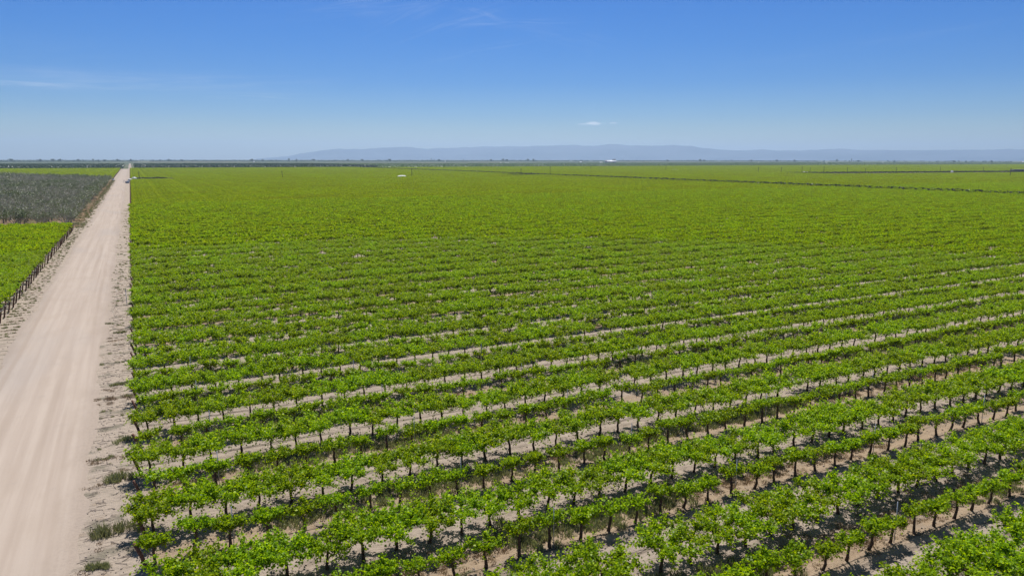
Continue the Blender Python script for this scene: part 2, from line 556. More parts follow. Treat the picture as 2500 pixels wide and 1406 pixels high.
def soil_height(X, Y):
    """berms under the vine rows, furrows in the lanes, clods"""
    inb = smoothstep(-1.3, -.2, X)
    ph = np.mod(Y - V0 + 4.0, PAIR)
    berm = np.exp(-((ph - 4.0) / .55) ** 2) + np.exp(-((ph - 7.45) / .6) ** 2) + np.exp(-((ph + PAIR - 7.45) / .6) ** 2)
    rut = np.exp(-((ph - 1.55) / .22) ** 2) + np.exp(-((ph - 2.95) / .22) ** 2)
    z = inb * (.11 * berm - .06 * rut)
    out = (1 - inb) * smoothstep(-4.2, -2.6, X) + (1 - smoothstep(-14.3, -13.4, X))
    z += out * .07 * (vnoise(X * .7, Y * 2.3, 3) - .3)
    z += .05 * (vnoise(X * 1.7, Y * 2.9, 5) - .5) * np.maximum(inb, out)
    fine = (vnoise(X * 1.5, Y * 6.5, 8) - .5) * .09 + (vnoise(X * 3.2, Y * 7.6, 9) - .5) * .07
    ridge = np.exp(-((ph - .75) / .16) ** 2) + np.exp(-((ph - 3.55) / .14) ** 2) + .8 * np.exp(-((ph - 5.9) / .16) ** 2)
    z += inb * (fine + .07 * ridge * (.4 + vnoise(X * .8, Y * .5, 10)))
    z = z * (1 - smoothstep(110, 160, np.hypot(X, Y)))
    return z


def geo(a, b, step, k):
    out = [a]
    while out[-1] < b:
        out.append(out[-1] + step)
        step *= k
    return out


def build_ground():
    xs = sorted(set([round(-q, 3) for q in geo(20, 26000, .8, 1.14)] + [round(q, 3) for q in np.arange(-19.8, 60, .3)] + [round(q, 3) for q in geo(60.2, 26000, .5, 1.1)]))
    ys = sorted(set([round(q, 3) for q in np.arange(12, 110, .13)] + [round(q, 3) for q in geo(110.2, 26000, .3, 1.06)] + [round(12 - q, 3) for q in geo(.8, 4000, 2, 1.3)]))
    X, Y = np.meshgrid(np.array(xs), np.array(ys))
    Z = soil_height(X, Y) - (X ** 2 + Y ** 2) / (2 * REARTH)
    nx, ny = len(xs), len(ys)
    b = MB()
    i = np.arange(nx * ny).reshape(ny, nx)
    F = np.stack([i[:-1, :-1], i[:-1, 1:], i[1:, 1:], i[1:, :-1]], -1).reshape(-1, 4)
    b.add(np.stack([X, Y, Z], -1).reshape(-1, 3), F)
    tag(b.build('ground', M['ground'], smooth=True), kind='structure')
    # the road: its edges wander a little
    ys = np.array(geo(5, 3100, .4, 1.012))
    m = 17
    L = np.where(ys > 1546, 9.5, 0) - 13.5 + .9 * (vnoise(ys * .13, ys * 0, 11) - .5) + .5 * (vnoise(ys * .9, ys * 0, 12) - .5)
    R = np.where(ys > 1546, 6, 0) - 3.95 + .9 * (vnoise(ys * .17, ys * 0, 13) - .5) + .6 * (vnoise(ys * .8, ys * 0, 14) - .5)
    k = np.linspace(0, 1, m)
    X = L[:, None] * (1 - k) + R[:, None] * k
    Y = np.repeat(ys[:, None], m, 1)
    Z = .03 + .05 * (1 - (2 * k - 1) ** 2)[None, :] - (X ** 2 + Y ** 2) / (2 * REARTH) - .06 * (np.abs(2 * k - 1) > .99)[None, :]
    i = np.arange(X.size).reshape(X.shape)
    F = np.stack([i[:-1, :-1], i[:-1, 1:], i[1:, 1:], i[1:, :-1]], -1).reshape(-1, 4)
    b = MB()
    b.add(np.stack([X, Y, Z], -1).reshape(-1, 3), F)
    tag(b.build('dirt_road', M['road'], smooth=True), kind='structure')


def build_mountains():
    prof = [(-400, 392), (400, 391), (620, 388.5), (700, 382), (740, 374.5), (790, 367.5), (830, 363), (880, 364.5), (950, 360), (1000, 359), (1040, 363), (1100, 361), (1180, 358),
            (1290, 357), (1370, 354), (1410, 354), (1450, 356.5), (1490, 352), (1560, 355.5), (1640, 354), (1690, 357), (1720, 362), (1800, 368.5),
            (1860, 365), (1900, 368), (1960, 366.5), (2050, 363.5), (2100, 366), (2200, 367), (2300, 367), (2400, 365), (2500, 364), (2650, 362), (2900, 366), (3400, 372)]
    px = np.linspace(-300, 3300, 720)
    D0 = 19000.0
    py = np.interp(px, [p[0] for p in prof], [p[1] for p in prof])
    py = py - 1.6 * (vnoise(px * .045, px * 0, 21) - .5) - .8 * (vnoise(px * .13, px * 0, 22) - .5)
    az, hh = [], []
    for a, b_ in zip(px, py):
        d = pix_dir(a, b_)
        az.append(math.atan2(d.x, d.y))
        hh.append(max(0.0, CAMH + d.z / math.hypot(d.x, d.y) * D0))
    az, hh = np.array(az), np.array(hh)
    m = 34
    k = np.linspace(0, 1, m)
    D = 15500 + 5500 * k
    shp = np.where(k < .64, (k / .64) ** 1.25, 1 - (k - .64) / .36)
    A = az[None, :] + 0 * k[:, None]
    DD = D[:, None] + 0 * az[None, :]
    rg = vnoise(A * 70, DD * .0010, 31) * .6 + vnoise(A * 180, DD * .0022, 32) * .4
    Hh = (hh[None, :] + 60) * shp[:, None] * (1 - .55 * (1 - shp[:, None]) * rg * 1.6) - 60 * (1)
    Hh = np.where(hh[None, :] < 3, -90, Hh)
    X, Y = DD * np.sin(A), DD * np.cos(A)
    i = np.arange(X.size).reshape(X.shape)
    F = np.stack([i[:-1, :-1], i[:-1, 1:], i[1:, 1:], i[1:, :-1]], -1).reshape(-1, 4)
    b = MB()
    b.add(np.stack([X, Y, Hh], -1).reshape(-1, 3), F)

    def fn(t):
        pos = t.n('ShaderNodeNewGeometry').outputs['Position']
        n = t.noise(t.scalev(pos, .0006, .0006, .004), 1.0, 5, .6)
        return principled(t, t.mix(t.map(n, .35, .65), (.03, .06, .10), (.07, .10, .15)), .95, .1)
    tag(b.build('mountains', mat('mountain_rock', fn), smooth=True), kind='structure')


build_ground()
build_mountains()


# ------------------------------------------------------------------ leaf clouds
def leaf_quads(C, size, up=.55, rng=RNG):
    """C (N,3) leaf centres -> (N,4,3) folded kite leaves, mostly facing up"""
    n = len(C)
    nrm = rng.normal(size=(n, 3))
    nrm[:, 2] = np.abs(nrm[:, 2]) + up * 1.6
    nrm /= np.linalg.norm(nrm, axis=1)[:, None]
    a = np.cross(nrm, rng.normal(size=(n, 3)))
    a /= np.linalg.norm(a, axis=1)[:, None] + 1e-9
    b = np.cross(nrm, a)
    s = (np.asarray(size) * rng.uniform(.7, 1.3, n))[:, None] * .5
    fold = nrm * s * .35
    return np.stack([C - a * s * 1.1, C + b * s * .9 + fold, C + a * s * 1.1, C - b * s * .9 + fold], 1)


def rp(rng, a, b):
    return rng.uniform(a, b)


def make_vine(kind, seed, nshoot, nleaf, lsize, arms=True, nt=7):
    """kind 'A' = small head beside the lane, 'B' = tall wide one behind it. Returns (trunk MB, foliage quads)"""
    rng = np.random.default_rng(seed)
    tb = MB()
    lean = rng.normal(0, .05, 2)
    hz = rp(rng, 1.10, 1.28) if kind == 'A' else rp(rng, 1.22, 1.40)
    pts, rad = [], []
    for i in range(6):
        k = i / 5
        pts.append((lean[0] * k * 2 + rng.normal(0, .022), lean[1] * k * 2 + rng.normal(0, .022), -.08 + (hz + .08) * k))
        rad.append((.088 - .030 * k + rng.uniform(-.006, .010)) * (1.25 if i in (0, 5) else 1))
    tb.tube(pts, rad, nt)
    head = np.array(pts[-1])
    starts, dirs = [], []
    if kind == 'A':
        na, reach, rise, half_v = rng.integers(5, 7), .74, .24, .35
    else:
        na, reach, rise, half_v = rng.integers(6, 9), 1.5, .38, 1.5
    for j in range(na):
        ang = 2 * math.pi * (j + rp(rng, -.25, .25)) / na
        du, dv = math.cos(ang), math.sin(ang)
        L = reach * rp(rng, .75, 1.1)
        if kind == 'A':
            e = head + np.array([du * L * 1.15, dv * L * .70, rise * rp(rng, .4, 1.3)])
        else:
            e = head + np.array([du * L * .80, dv * L * 1.04, rise * rp(rng, .6, 1.2)])
        mid = (head + e) / 2 + np.array([rng.normal(0, .05), rng.normal(0, .05), -.04])
        if arms:
            tb.tube([tuple(head - np.array([0, 0, .05])), tuple(mid), tuple(e)], [.052, .034, .014], 5, False)
        starts.append((head, mid, e))
    C = []
    for s in range(nshoot):
        h, m_, e = starts[s % na]
        k = rp(rng, .32, 1.15)
        p0 = h * (1 - k) ** 2 + 2 * m_ * k * (1 - k) + e * k * k if k <= 1 else e + (e - m_) * (k - 1)
        d = np.array([rng.normal(0, .75), rng.normal(0, .75 if kind == 'B' else .5), rp(rng, -.45, 1.7)])
        d /= np.linalg.norm(d)
        L = rp(rng, .25, .60) if kind == 'A' else rp(rng, .32, .82)
        q = np.linspace(.05, 1, nleaf)[:, None]
        P = p0 + d * L * q + np.array([0, 0, -.16]) * q ** 2 * L
        C.append(P + rng.normal(0, .05 + lsize * .12, (nleaf, 3)))
    C = np.concatenate(C)
    lo = .74 if kind == 'A' else .90
    C[:, 2] = np.maximum(C[:, 2], lo + rng.uniform(0, .12, len(C)))
    return tb, leaf_quads(C, lsize, .30, rng=rng)


def src(name, me):
    """an unlinked object that only hands its mesh to a scatter"""
    return bpy.data.objects.new(name, me)


VINES = {'A': [], 'B': []}       # (trunk mesh, foliage mesh)
for kind, nsh, nl in (('A', 84, 12), ('B', 205, 13)):
    for i in range(7):
        tb, q = make_vine(kind, 100 + i + (50 if kind == 'B' else 0), int(nsh * (.62, .9, .95, 1.05, 1.12, 1.22, 1.35)[i]), nl, .122)
        fb = MB()
        fb.quads(q)
        VINES[kind].append((tb.mesh('trunk', M['vine_bark'], True), fb.mesh('foliage', M['vine_leaf'])))
LOD1 = {'A': [], 'B': []}
for kind, nsh, nl in (('A', 44, 6), ('B', 108, 6)):
    for i in range(4):
        tb, q = make_vine(kind, 300 + i + (50 if kind == 'B' else 0), nsh, nl, .235, arms=False, nt=4)
        fb = MB()
        fb.quads(q)
        LOD1[kind].append((tb.mesh('trunk', M['vine_bark']), fb.mesh('foliage', M['vine_leaf_mid'])))


def seg_mesh(seed, length=18.5, wide=True):
    """a stretch of one row pair for the far part of the field"""
    rng = np.random.default_rng(seed)
    q = []
    for v0, hw, z0, z1, n in ((0.0, .7, .8, 1.75, 800), (3.45, 1.6, .9, 2.2, 1900)) if wide else ((0.0, 1.35, .8, 1.75, 640), (4.0, 1.35, .8, 1.75, 640)):
        u = rng.uniform(0, length, n)
        den = .6 + .8 * np.sin(u * 3.396 + rng.uniform(0, 6)) * .25 + .25 * np.sin(u * .9 + rng.uniform(0, 6))
        v = rng.normal(0, hw * .55, n).clip(-hw, hw)
        z = z0 + (z1 - z0) * rng.uniform(.1, 1, n) * (1 - .45 * (v / hw) ** 2) * (.72 + .4 * den)
        ph_ = rng.uniform(0, 6, 10)
        keep = rng.random(n) < .35 + .95 * (.5 + .5 * np.sin(u * 3.396 + ph_[0])) * (.6 + .6 * (np.sin(u * .61 + ph_[1]) > -.6))
        u, v, z = u[keep], v[keep], z[keep]
        q.append(leaf_quads(np.stack([u, v0 + v, z], 1), .33, .35, rng=rng))
    fb = MB()
    fb.quads(np.concatenate(q))
    tb = MB()
    for v0 in ((0.0, 3.45) if wide else (0.0, 4.0)):
        for k in range(10):
            tb.tube([(k * 1.85 + .9, v0, -.1), (k * 1.85 + .9, v0, 1.1)], .07, 4, False)
    return tb.mesh('trunk', M['vine_bark']), fb.mesh('foliage', M['vine_leaf_far'])


SEGS = [seg_mesh(400 + i) for i in range(5)]


def scatter(name, pts, rot, scl, idx, groups, kindtag, label=None, cat=None):
    """ONE stuff object: geometry nodes place the source meshes on the points"""
    pts = np.asarray(pts, np.float32)
    me = bpy.data.meshes.new(name)
    me.vertices.add(len(pts))
    me.vertices.foreach_set('co', pts.ravel())
    for nm, ty, data in (('rz', 'FLOAT', rot), ('sc', 'FLOAT', scl), ('vi', 'INT', idx)):
        a = me.attributes.new(nm, ty, 'POINT')
        a.data.foreach_set('value', np.asarray(data, np.int32 if ty == 'INT' else np.float32))
    o = link(name, me)
    ng = bpy.data.node_groups.new(name, 'GeometryNodeTree')
    ng.interface.new_socket('Geometry', in_out='INPUT', socket_type='NodeSocketGeometry')
    ng.interface.new_socket('Geometry', in_out='OUTPUT', socket_type='NodeSocketGeometry')
    t = NT(ng)
    gi = t.n('NodeGroupInput')
    go = t.n('NodeGroupOutput')
    allj = t.n('GeometryNodeJoinGeometry')
    insts = []
    for g in groups:
        j = t.n('GeometryNodeJoinGeometry')
        for so_ in reversed(g):
            oi = t.n('GeometryNodeObjectInfo', {'Object': so_})
            t.L.new(oi.outputs['Geometry'], j.inputs[0])
        ti = t.n('GeometryNodeGeometryToInstance')
        t.L.new(j.outputs[0], ti.inputs[0])
        insts.append(ti)
    for ti in reversed(insts):           # a multi-input socket lists its last link first
        t.L.new(ti.outputs[0], allj.inputs[0])
    ar = t.n('GeometryNodeInputNamedAttribute', {'Name': 'rz'}, data_type='FLOAT')
    asc = t.n('GeometryNodeInputNamedAttribute', {'Name': 'sc'}, data_type='FLOAT')
    ai = t.n('GeometryNodeInputNamedAttribute', {'Name': 'vi'}, data_type='INT')
    cr = t.n('ShaderNodeCombineXYZ', {2: ar.outputs[0]})
    cs = t.n('ShaderNodeCombineXYZ', {0: asc.outputs[0], 1: asc.outputs[0], 2: asc.outputs[0]})
    iop = t.n('GeometryNodeInstanceOnPoints', {'Points': gi.outputs[0], 'Instance': allj.outputs[0], 'Pick Instance': True,
                                               'Instance Index': ai.outputs[0], 'Rotation': cr.outputs[0], 'Scale': cs.outputs[0]})
    t.L.new(iop.outputs[0], go.inputs[0])
    md = o.modifiers.new('scatter', 'NODES')
    md.node_group = ng
    tag(o, label, cat, None, kindtag)
    return o


# ------------------------------------------------------------------ the vineyard
U_END = -0.9            # the rows of the big block start beside the road
U_GAP = (424.0, 442.0)   # the long avenue through the vines
cand = []                # every vine near enough to be a plant of its own: (dist, kind, x, y, rowkey)
pts, rot, scl, idx = [], [], [], []
NA = len(VINES['A'])
NB = len(VINES['B'])
G_A0, G_B0 = 0, NA
G_A1, G_B1 = NA + NB, NA + NB + 4
G_S = NA + NB + 8
G_L0 = G_S + len(SEGS)


def in_view(x, y, z=1.2, mx=60, my=60):
    q = to_pix((x, y, z))
    return q is not None and -mx < q[0] < W0 + mx and q[1] < H0 + my


def add_far(x, y, kind, d):
    r = RNG.random()
    if d < 170:
        idx.append((G_A0 + int(r * NA)) if kind == 'A' else (G_B0 + int(r * NB)))
    else:
        idx.append((G_A1 if kind == 'A' else G_B1) + int(r * 4))
    pts.append((x, y, gz(x, y) + (.08 if d < 120 else 0)))
    rot.append(RNG.choice([0, math.pi]) + RNG.normal(0, .12))
    scl.append(RNG.uniform(.90, 1.10))


# sheltered yards and openings cut into the rows: (u0, u1, v0, v1)
OPEN = [(3, 31, 728, 786), (388, 440, 728, 772), (800, 1700, 640, 666)]


def is_open(x, y):
    return any(a < x < b and c < y < d for a, b, c, d in OPEN[:2])


k = -2
while True:
    v0 = V0 + PAIR * k
    k += 1
    if v0 > 330:
        break
    for kind, vv in (('A', v0), ('B', v0 + 3.45)):
        off = RNG.uniform(0, .5)
        umax = min(U_GAP[0], 4.0 * vv + 80)
        for j in range(int(umax / 1.85)):
            x = U_END + off + 1.85 * j + RNG.normal(0, .06) + .3
            y = vv + RNG.normal(0, .06)
            if not in_view(x, y, 1.2, 480, 420):
                continue
            if RNG.random() < .006:
                continue
            d = math.hypot(x, y)
            cand.append((d, kind, x, y, (k, kind)))
K_SEG0 = k - 1
cand.sort()
near = [c for c in cand if in_view(c[2], c[3], 1.25, 0, 0)][:300]
nearset = set((c[2], c[3]) for c in near)
for d, kind, x, y, rk in cand:
    if (x, y) not in nearset:
        add_far(x, y, kind, d)
# the second block beyond the avenue, its nearest corner
kk = 0
while V0 + PAIR * kk < 330:
    v0 = V0 + PAIR * kk
    kk += 1
    for kind, vv in (('A', v0), ('B', v0 + 3.45)):
        j = 0
        while True:
            x = U_GAP[1] + 1.85 * j
            j += 1
            if x > 3.6 * vv + 60:
                break
            if in_view(x, vv, 1.2, 480, 60):
                add_far(x, vv + RNG.normal(0, .08), kind, math.hypot(x, vv))
# the far rows, in stretches
kk = K_SEG0
while True:
    v0 = V0 + PAIR * kk
    kk += 1
    if v0 > 1540:
        break
    x = U_END
    while x < 3600:
        if U_GAP[0] - 10 < x < U_GAP[1]:
            x = U_GAP[1]
        y = v0 + RNG.normal(0, .1)
        skip = is_open(x + 9, y + 2)
        if x > 780:                       # the farm track through the second block
            tr_y = 700 - (x - 794) * .135
            if tr_y - 84 < y < tr_y + 1:
                skip = True
        if x > 432 and y > 1475:
            skip = True
        if not skip and (in_view(x, y, 1.2, 420) or in_view(x + 18, y, 1.2, 420)):
            pts.append((x, y, gz(x, y)))
            rot.append(0.0)
            scl.append(1.0)
            idx.append(G_S + int(RNG.integers(0, len(SEGS))))
        x += 18.5
# the blocks left of the road: even rows 3.63 m apart
v = 96.0
while v < 243:
    for j in range(70):
        x = -17.3 - 1.85 * j
        if in_view(x, v, 1.2, 420, 200):
            add_far(x + RNG.normal(0, .1), v + RNG.normal(0, .08), 'B', math.hypot(x, v))
    v += 3.63
v = 742.0
while v < 1540:
    x = -16.5 - 18.5
    while x > -900:
        if v > 775 + (-x - 18) * .7 and in_view(x + 18, v, 1.2, 420):
            pts.append((x, v, gz(x, v)))
            rot.append(0.0)
            scl.append(1.0)
            idx.append(G_S + int(RNG.integers(0, len(SEGS))))
        x -= 18.5
    v += PAIR
groups = []
for kd in ('A', 'B'):
    for tm, fm in VINES[kd]:
        groups.append([src('trunk', tm), src('foliage', fm)])
for kd in ('A', 'B'):
    for tm, fm in LOD1[kd]:
        groups.append([src('trunk', tm), src('foliage', fm)])
for tm, fm in SEGS:
    groups.append([src('trunk', tm), src('foliage', fm)])
scatter('vineyard_rows', pts, rot, scl, idx, groups, 'stuff', 'green vine rows filling the plain beyond the nearest vines', 'vineyard')

# the 300 nearest vines, one by one
rows = {}
for c in near:
    rows.setdefault(c[4], []).append(c)
rkeys = sorted(rows)
vine_proto = {}
LOOK_A = ['small round-headed grapevine', 'short leafy grapevine', 'low bushy grapevine']
LOOK_B = ['wide leafy grapevine', 'tall spreading grapevine', 'broad bushy grapevine']
for ri, rk in enumerate(rkeys):
    L = sorted(rows[rk], key=lambda c: c[2])
    fromroad = L[0][2] < 2.5
    for ci, (d, kind, x, y, _) in enumerate(L):
        vi = int(RNG.integers(0, len(VINES[kind])))
        rz = float(RNG.choice([0, math.pi]) + RNG.normal(0, .12))
        sc = float(RNG.uniform(.88, 1.06))
        z = float(soil_height(np.array([x]), np.array([y]))[0]) + .02
        key = (kind, vi)
        if key in vine_proto:
            e = copy_thing(vine_proto[key], (x, y, z), rz, sc)
        else:
            e = empty('grapevine', (x, y, z), rz, sc)
            tm, fm = VINES[kind][vi]
            link('trunk', tm, e)
            link('foliage', fm, e)
            vine_proto[key] = e
        look = (LOOK_A if kind == 'A' else LOOK_B)[min(2, vi * 3 // 7)]
        where = 'from the road' if fromroad else 'from the left'
        tag(e, f'{look}, {ordw(ci + 1)} {where} in the {ordw(ri + 1)} row from the bottom right', 'grapevine', 'grapevines in the nearest rows')


# ------------------------------------------------------------------ end posts along both sides of the road
def post_mesh(h, lean, seed, arm=False):
    rng = np.random.default_rng(seed)
    b = MB()
    b.tube([(0, 0, -.2), (lean * .5 + rng.normal(0, .015), rng.normal(0, .01), h * .5), (lean, rng.normal(0, .02), h)], [.105, .098, .09], 8)
    return b.mesh('end_post', M['post_wood'], True)


pr = [post_mesh(1.5, -.5, i) for i in range(4)]
n = 0
k = -1
rposts = []
while V0 + PAIR * k < 560:
    k += 1
    for vv in (V0 + PAIR * (k - 1), V0 + PAIR * (k - 1) + 3.45):
        if in_view(-1.0, vv, .8, 0, 0):
            rposts.append(vv)
for i, vv in enumerate(rposts[:130]):
    o = link('end_post', pr[int(RNG.integers(0, 4))], None, (-.95 + RNG.normal(0, .05), vv + RNG.normal(0, .1), gz(0, vv)), RNG.normal(0, .12), RNG.uniform(.92, 1.06))
    tag(o, f'leaning brown end post at the vine edge, {ordw(i + 1)} up the right side of the road', 'post', 'leaning end posts right of the road')
lp = [post_mesh(2.0, .42, 20 + i) for i in range(4)]
arm = MB()
arm.box((.36, 0, 1.62), (.06, .9, .06))
armm = arm.mesh('crossarm', M['steel'])
vv, i = 99.6, 0
lposts = []
while vv < 241:
    if in_view(-16.0, vv, 1.6, 10, 0):
        i += 1
        e = link('end_post', lp[i % 4], None, (-16.1 + RNG.normal(0, .05), vv, 0), RNG.normal(0, .1), RNG.uniform(.94, 1.06))
        link('crossarm', armm, e)
        tag(e, f'dark brown wooden end post with a crossarm, {ordw(i)} from the left edge of the photo', 'post', 'end posts left of the road')
        lposts.append(e)
    vv += 3.63
# distant end posts along the road, too small to tell apart
b = MB()
for u, a, z_, l in ((-.95, rposts[-1] + 4, 1538, -.5), (-16.0, 742, 1538, .4)):
    v = a
    while v < z_:
        b.tube([(u, v, gz(u, v) - .1), (u + l, v, gz(u, v) + 1.7)], .08, 4, False)
        v += 4.02
tag(b.build('distant_end_posts', M['post_wood']), 'thin dark line of distant end posts edging the vines by the road', 'posts', None, 'stuff')

# thin pale stakes standing in the nearest rows
stk = MB()
stk.tube([(0, 0, -.2), (.01, 0, 1.2), (.0, .01, 2.35)], .022, 6)
stm = stk.mesh('metal_stake', M['steel'])
cnt = 0
for rk in rkeys:
    L = sorted(rows[rk], key=lambda c: c[2])
    if rk[1] != 'A':
        continue
    for ci in range(2 if L[0][2] < 2.5 else 5, len(L), 7):
        c = L[ci]
        o = link('metal_stake', stm, None, (c[2] + .16, c[3] - .12, .08))
        cnt += 1
        tag(o, f'thin pale stake by the {ordw(ci + 1)} vine of the {ordw(rkeys.index(rk) + 1)} row from the bottom right', 'stake', 'metal stakes in the vine rows')

# black drip hoses lying along the nearest front rows
for n_, kk in enumerate(range(-1, 8)):
    y0 = V0 + PAIR * kk - .22
    P = []
    for x in np.arange(.2, min(90, 2.4 * y0 + 14), 1.2):
        y = y0 + .10 * (float(vnoise(np.array([x * .3]), np.array([kk * 1.7]), 5)[0]) - .5)
        P.append((x, y, float(soil_height(np.array([x]), np.array([y]))[0]) + .03))
    if not any(in_view(*p[:2], 0, 0, 0) for p in P):
        continue
    b = MB()
    b.tube(P, .015, 5, False)
    tag(b.build('drip_hose', M['black_hose']), f'black drip hose on the sand along the {ordw(n_ + 1)} open lane up from the bottom right', 'hose', 'drip hoses along the rows')


# ------------------------------------------------------------------ weeds
def tuft(seed, n, h, spread, w=.02, droop=.3):
    rng = np.random.default_rng(seed)
    Q = []
    for i in range(n):
        a, r = rng.uniform(0, 6.283), spread * math.sqrt(rng.random())
        b0 = np.array([r * math.cos(a), r * math.sin(a), -.02])
        d = np.array([rng.normal(0, .35), rng.normal(0, .35), 1.0])
        L = h * rng.uniform(.5, 1.1)
        tip = b0 + d / np.linalg.norm(d) * L
        tip[2] -= droop * L * rng.random()
        s = np.array([math.cos(a + 1.3), math.sin(a + 1.3), 0]) * w
        m_ = (b0 + tip) / 2 + np.array([0, 0, .08 * L])
        Q.append([b0 - s, b0 + s, m_ + s * .8, m_ - s * .8])
        Q.append([m_ - s * .8, m_ + s * .8, tip + s * .15, tip - s * .15])
    b = MB()
    b.quads(np.array(Q))
    return b


TG = [tuft(60 + i, 46, .34, .26).mesh('weed_tuft', M['weed_leaf']) for i in range(3)]
TD = [tuft(70 + i, 60, .16, .34, .022, .5).mesh('dry_tuft', M['dry_leaf']) for i in range(3)]
pts, rot, scl, idx = [], [], [], []


def addt(x, y, dry, s):
    pts.append((x, y, float(soil_height(np.array([x]), np.array([y]))[0]) + gz(x, y)))
    rot.append(RNG.uniform(0, 6.28))
    scl.append(s)
    idx.append((3 if dry else 0) + int(RNG.integers(0, 3)))


v = 34.0
while v < 330:                                   # right verge: a streak of weeds at every row end
    nn_ = int(RNG.integers(0, 7))
    u0 = RNG.uniform(-3.6, -1.4)
    dry = RNG.random() < .45
    for _ in range(nn_):
        addt(u0 + RNG.normal(0, .6), v + RNG.normal(0, .18), dry, RNG.uniform(.35, .95))
    v += RNG.uniform(1.2, 2.6)
v = 98.0
while v < 262:                                   # left verge, denser
    for _ in range(int(RNG.integers(4, 14))):
        addt(RNG.uniform(-16.2, -13.6), v + RNG.normal(0, .14), RNG.random() < .4, RNG.uniform(.35, .95))
    v += 1.815
for _ in range(1500):                            # orchard edge
    y = RNG.uniform(246, 760)
    addt(-15.0 + RNG.normal(0, .9), y, RNG.random() < .55, RNG.uniform(.7, 1.7))
for kk in range(-1, 14):                         # between the two rows of a pair
    y0 = V0 + PAIR * kk + 1.5
    for _ in range(1300):
        x = RNG.uniform(.5, 2.3 * y0 + 20)
        y = y0 + RNG.normal(0, .75)
        a = vnoise(np.array([x * .09]), np.array([y * .12]), 41)[0]
        c = vnoise(np.array([x * .05]), np.array([y * .08]), 43)[0]
        if in_view(x, y, .1, 30, 60):
            if a > .56:
                addt(x, y, False, RNG.uniform(.7, 1.7))
            elif c > .43:
                addt(x, y, True, RNG.uniform(.5, 1.1))
scatter('weeds', pts, rot, scl, idx, [[src('weed_tuft', m)] for m in TG + TD], 'stuff', 'low green and dry weeds on the sand beside the road and under the vines', 'weeds')

CL = [(282, 1172, 'G', 1.0, 'large grey-green grass clump on the road verge', 60), (268, 1302, 'G', 1.1, 'widest green grass clump on the right verge near the bottom edge', 60),
      (305, 1075, 'G', .7, 'green grass clump beside the leaning posts, third up the verge', 30), (258, 1124, 'D', .9, 'round rusty dry grass tuft on the right verge', 40),
      (285, 972, 'D', 1.1, 'flat tan dry grass patch on the right verge', 60), (240, 1385, 'G', .55, 'low sprawling green weed patch at the bottom of the verge', 60),
      (285, 940, 'G', .55, 'small dark green grass tuft above the tan dry patch', 25), (300, 812, 'G', .6, 'dark green grass clump farther up the right verge', 30),
      (282, 832, 'D', .8, 'small yellowish dry tuft on the right verge', 30)]
for n_, (px, py, kd, s, lab, cnt_) in enumerate(CL):
    p = at_ground(px, py)
    rng = np.random.default_rng(900 + n_)
    b = MB()
    for j in range(9):
        q = tuft(1000 + n_ * 10 + j, cnt_, (.62 if kd == 'G' else .22) * s, .34 * s, .022, .2 if kd == 'G' else .5)
        ox, oy = rng.normal(0, .62 * s), rng.normal(0, .22 * s)
        for vv_, ff in zip(q.v, q.f):
            b.add(vv_ + np.array([ox, oy, 0]), ff)
    o = b.build('grass_clump', M['weed_leaf'] if kd == 'G' else M['dry_leaf'], loc=(p.x, p.y, .0))
    tag(o, lab, 'grass clump', 'grass clumps on the verge')

# small clods and dropped canes on the verge
b = MB()
for _ in range(2600):
    y = RNG.uniform(30, 150)
    x = RNG.uniform(-4.0, 0) if RNG.random() < .75 else RNG.uniform(-16.5, -13.2)
    s = RNG.uniform(.015, .06)
    z = float(soil_height(np.array([x]), np.array([y]))[0])
    b.box((x, y, z + s * .3), (s * RNG.uniform(1, 2.4), s * RNG.uniform(.8, 1.5), s), RNG.uniform(0, 3))
for _ in range(500):
    y = RNG.uniform(30, 120)
    x = RNG.uniform(-3.9, -.4)
    z = float(soil_height(np.array([x]), np.array([y]))[0])
    a = RNG.normal(0, .5)
    L = RNG.uniform(.2, .7)
    b.box((x, y, z + .03), (L, .02, .02), a)
for _ in range(5200):
    y = RNG.uniform(16, 75)
    x = RNG.uniform(0, 2.3 * y + 10)
    if not in_view(x, y, 0, 10, 10):
        continue
    s = RNG.uniform(.02, .075)
    z = float(soil_height(np.array([x]), np.array([y]))[0])
    b.box((x, y, z + s * .3), (s * RNG.uniform(1, 2.2), s * RNG.uniform(.8, 1.5), s), RNG.uniform(0, 3))
tag(b.build('clods', simple('clod_soil', (.24, .195, .165), .95, .1, 3, .3)), 'scattered clods and cane scraps on the sand', 'clods', None, 'stuff')

# thin pole on the right verge
p0 = at_ground(310, 744)
e = empty('marker_pole', (p0.x, p0.y, 0))
b = MB()
b.tube([(0, 0, -.2), (0, 0, 2.1)], .04, 8)
b.build('pole', M['steel'], e, True)
b = MB()
b.box((0, 0, 2.06), (.16, .10, .16))
b.build('cap', M['grey_conc'], e)
tag(e, 'thin grey pole standing alone on the right road verge', 'pole')


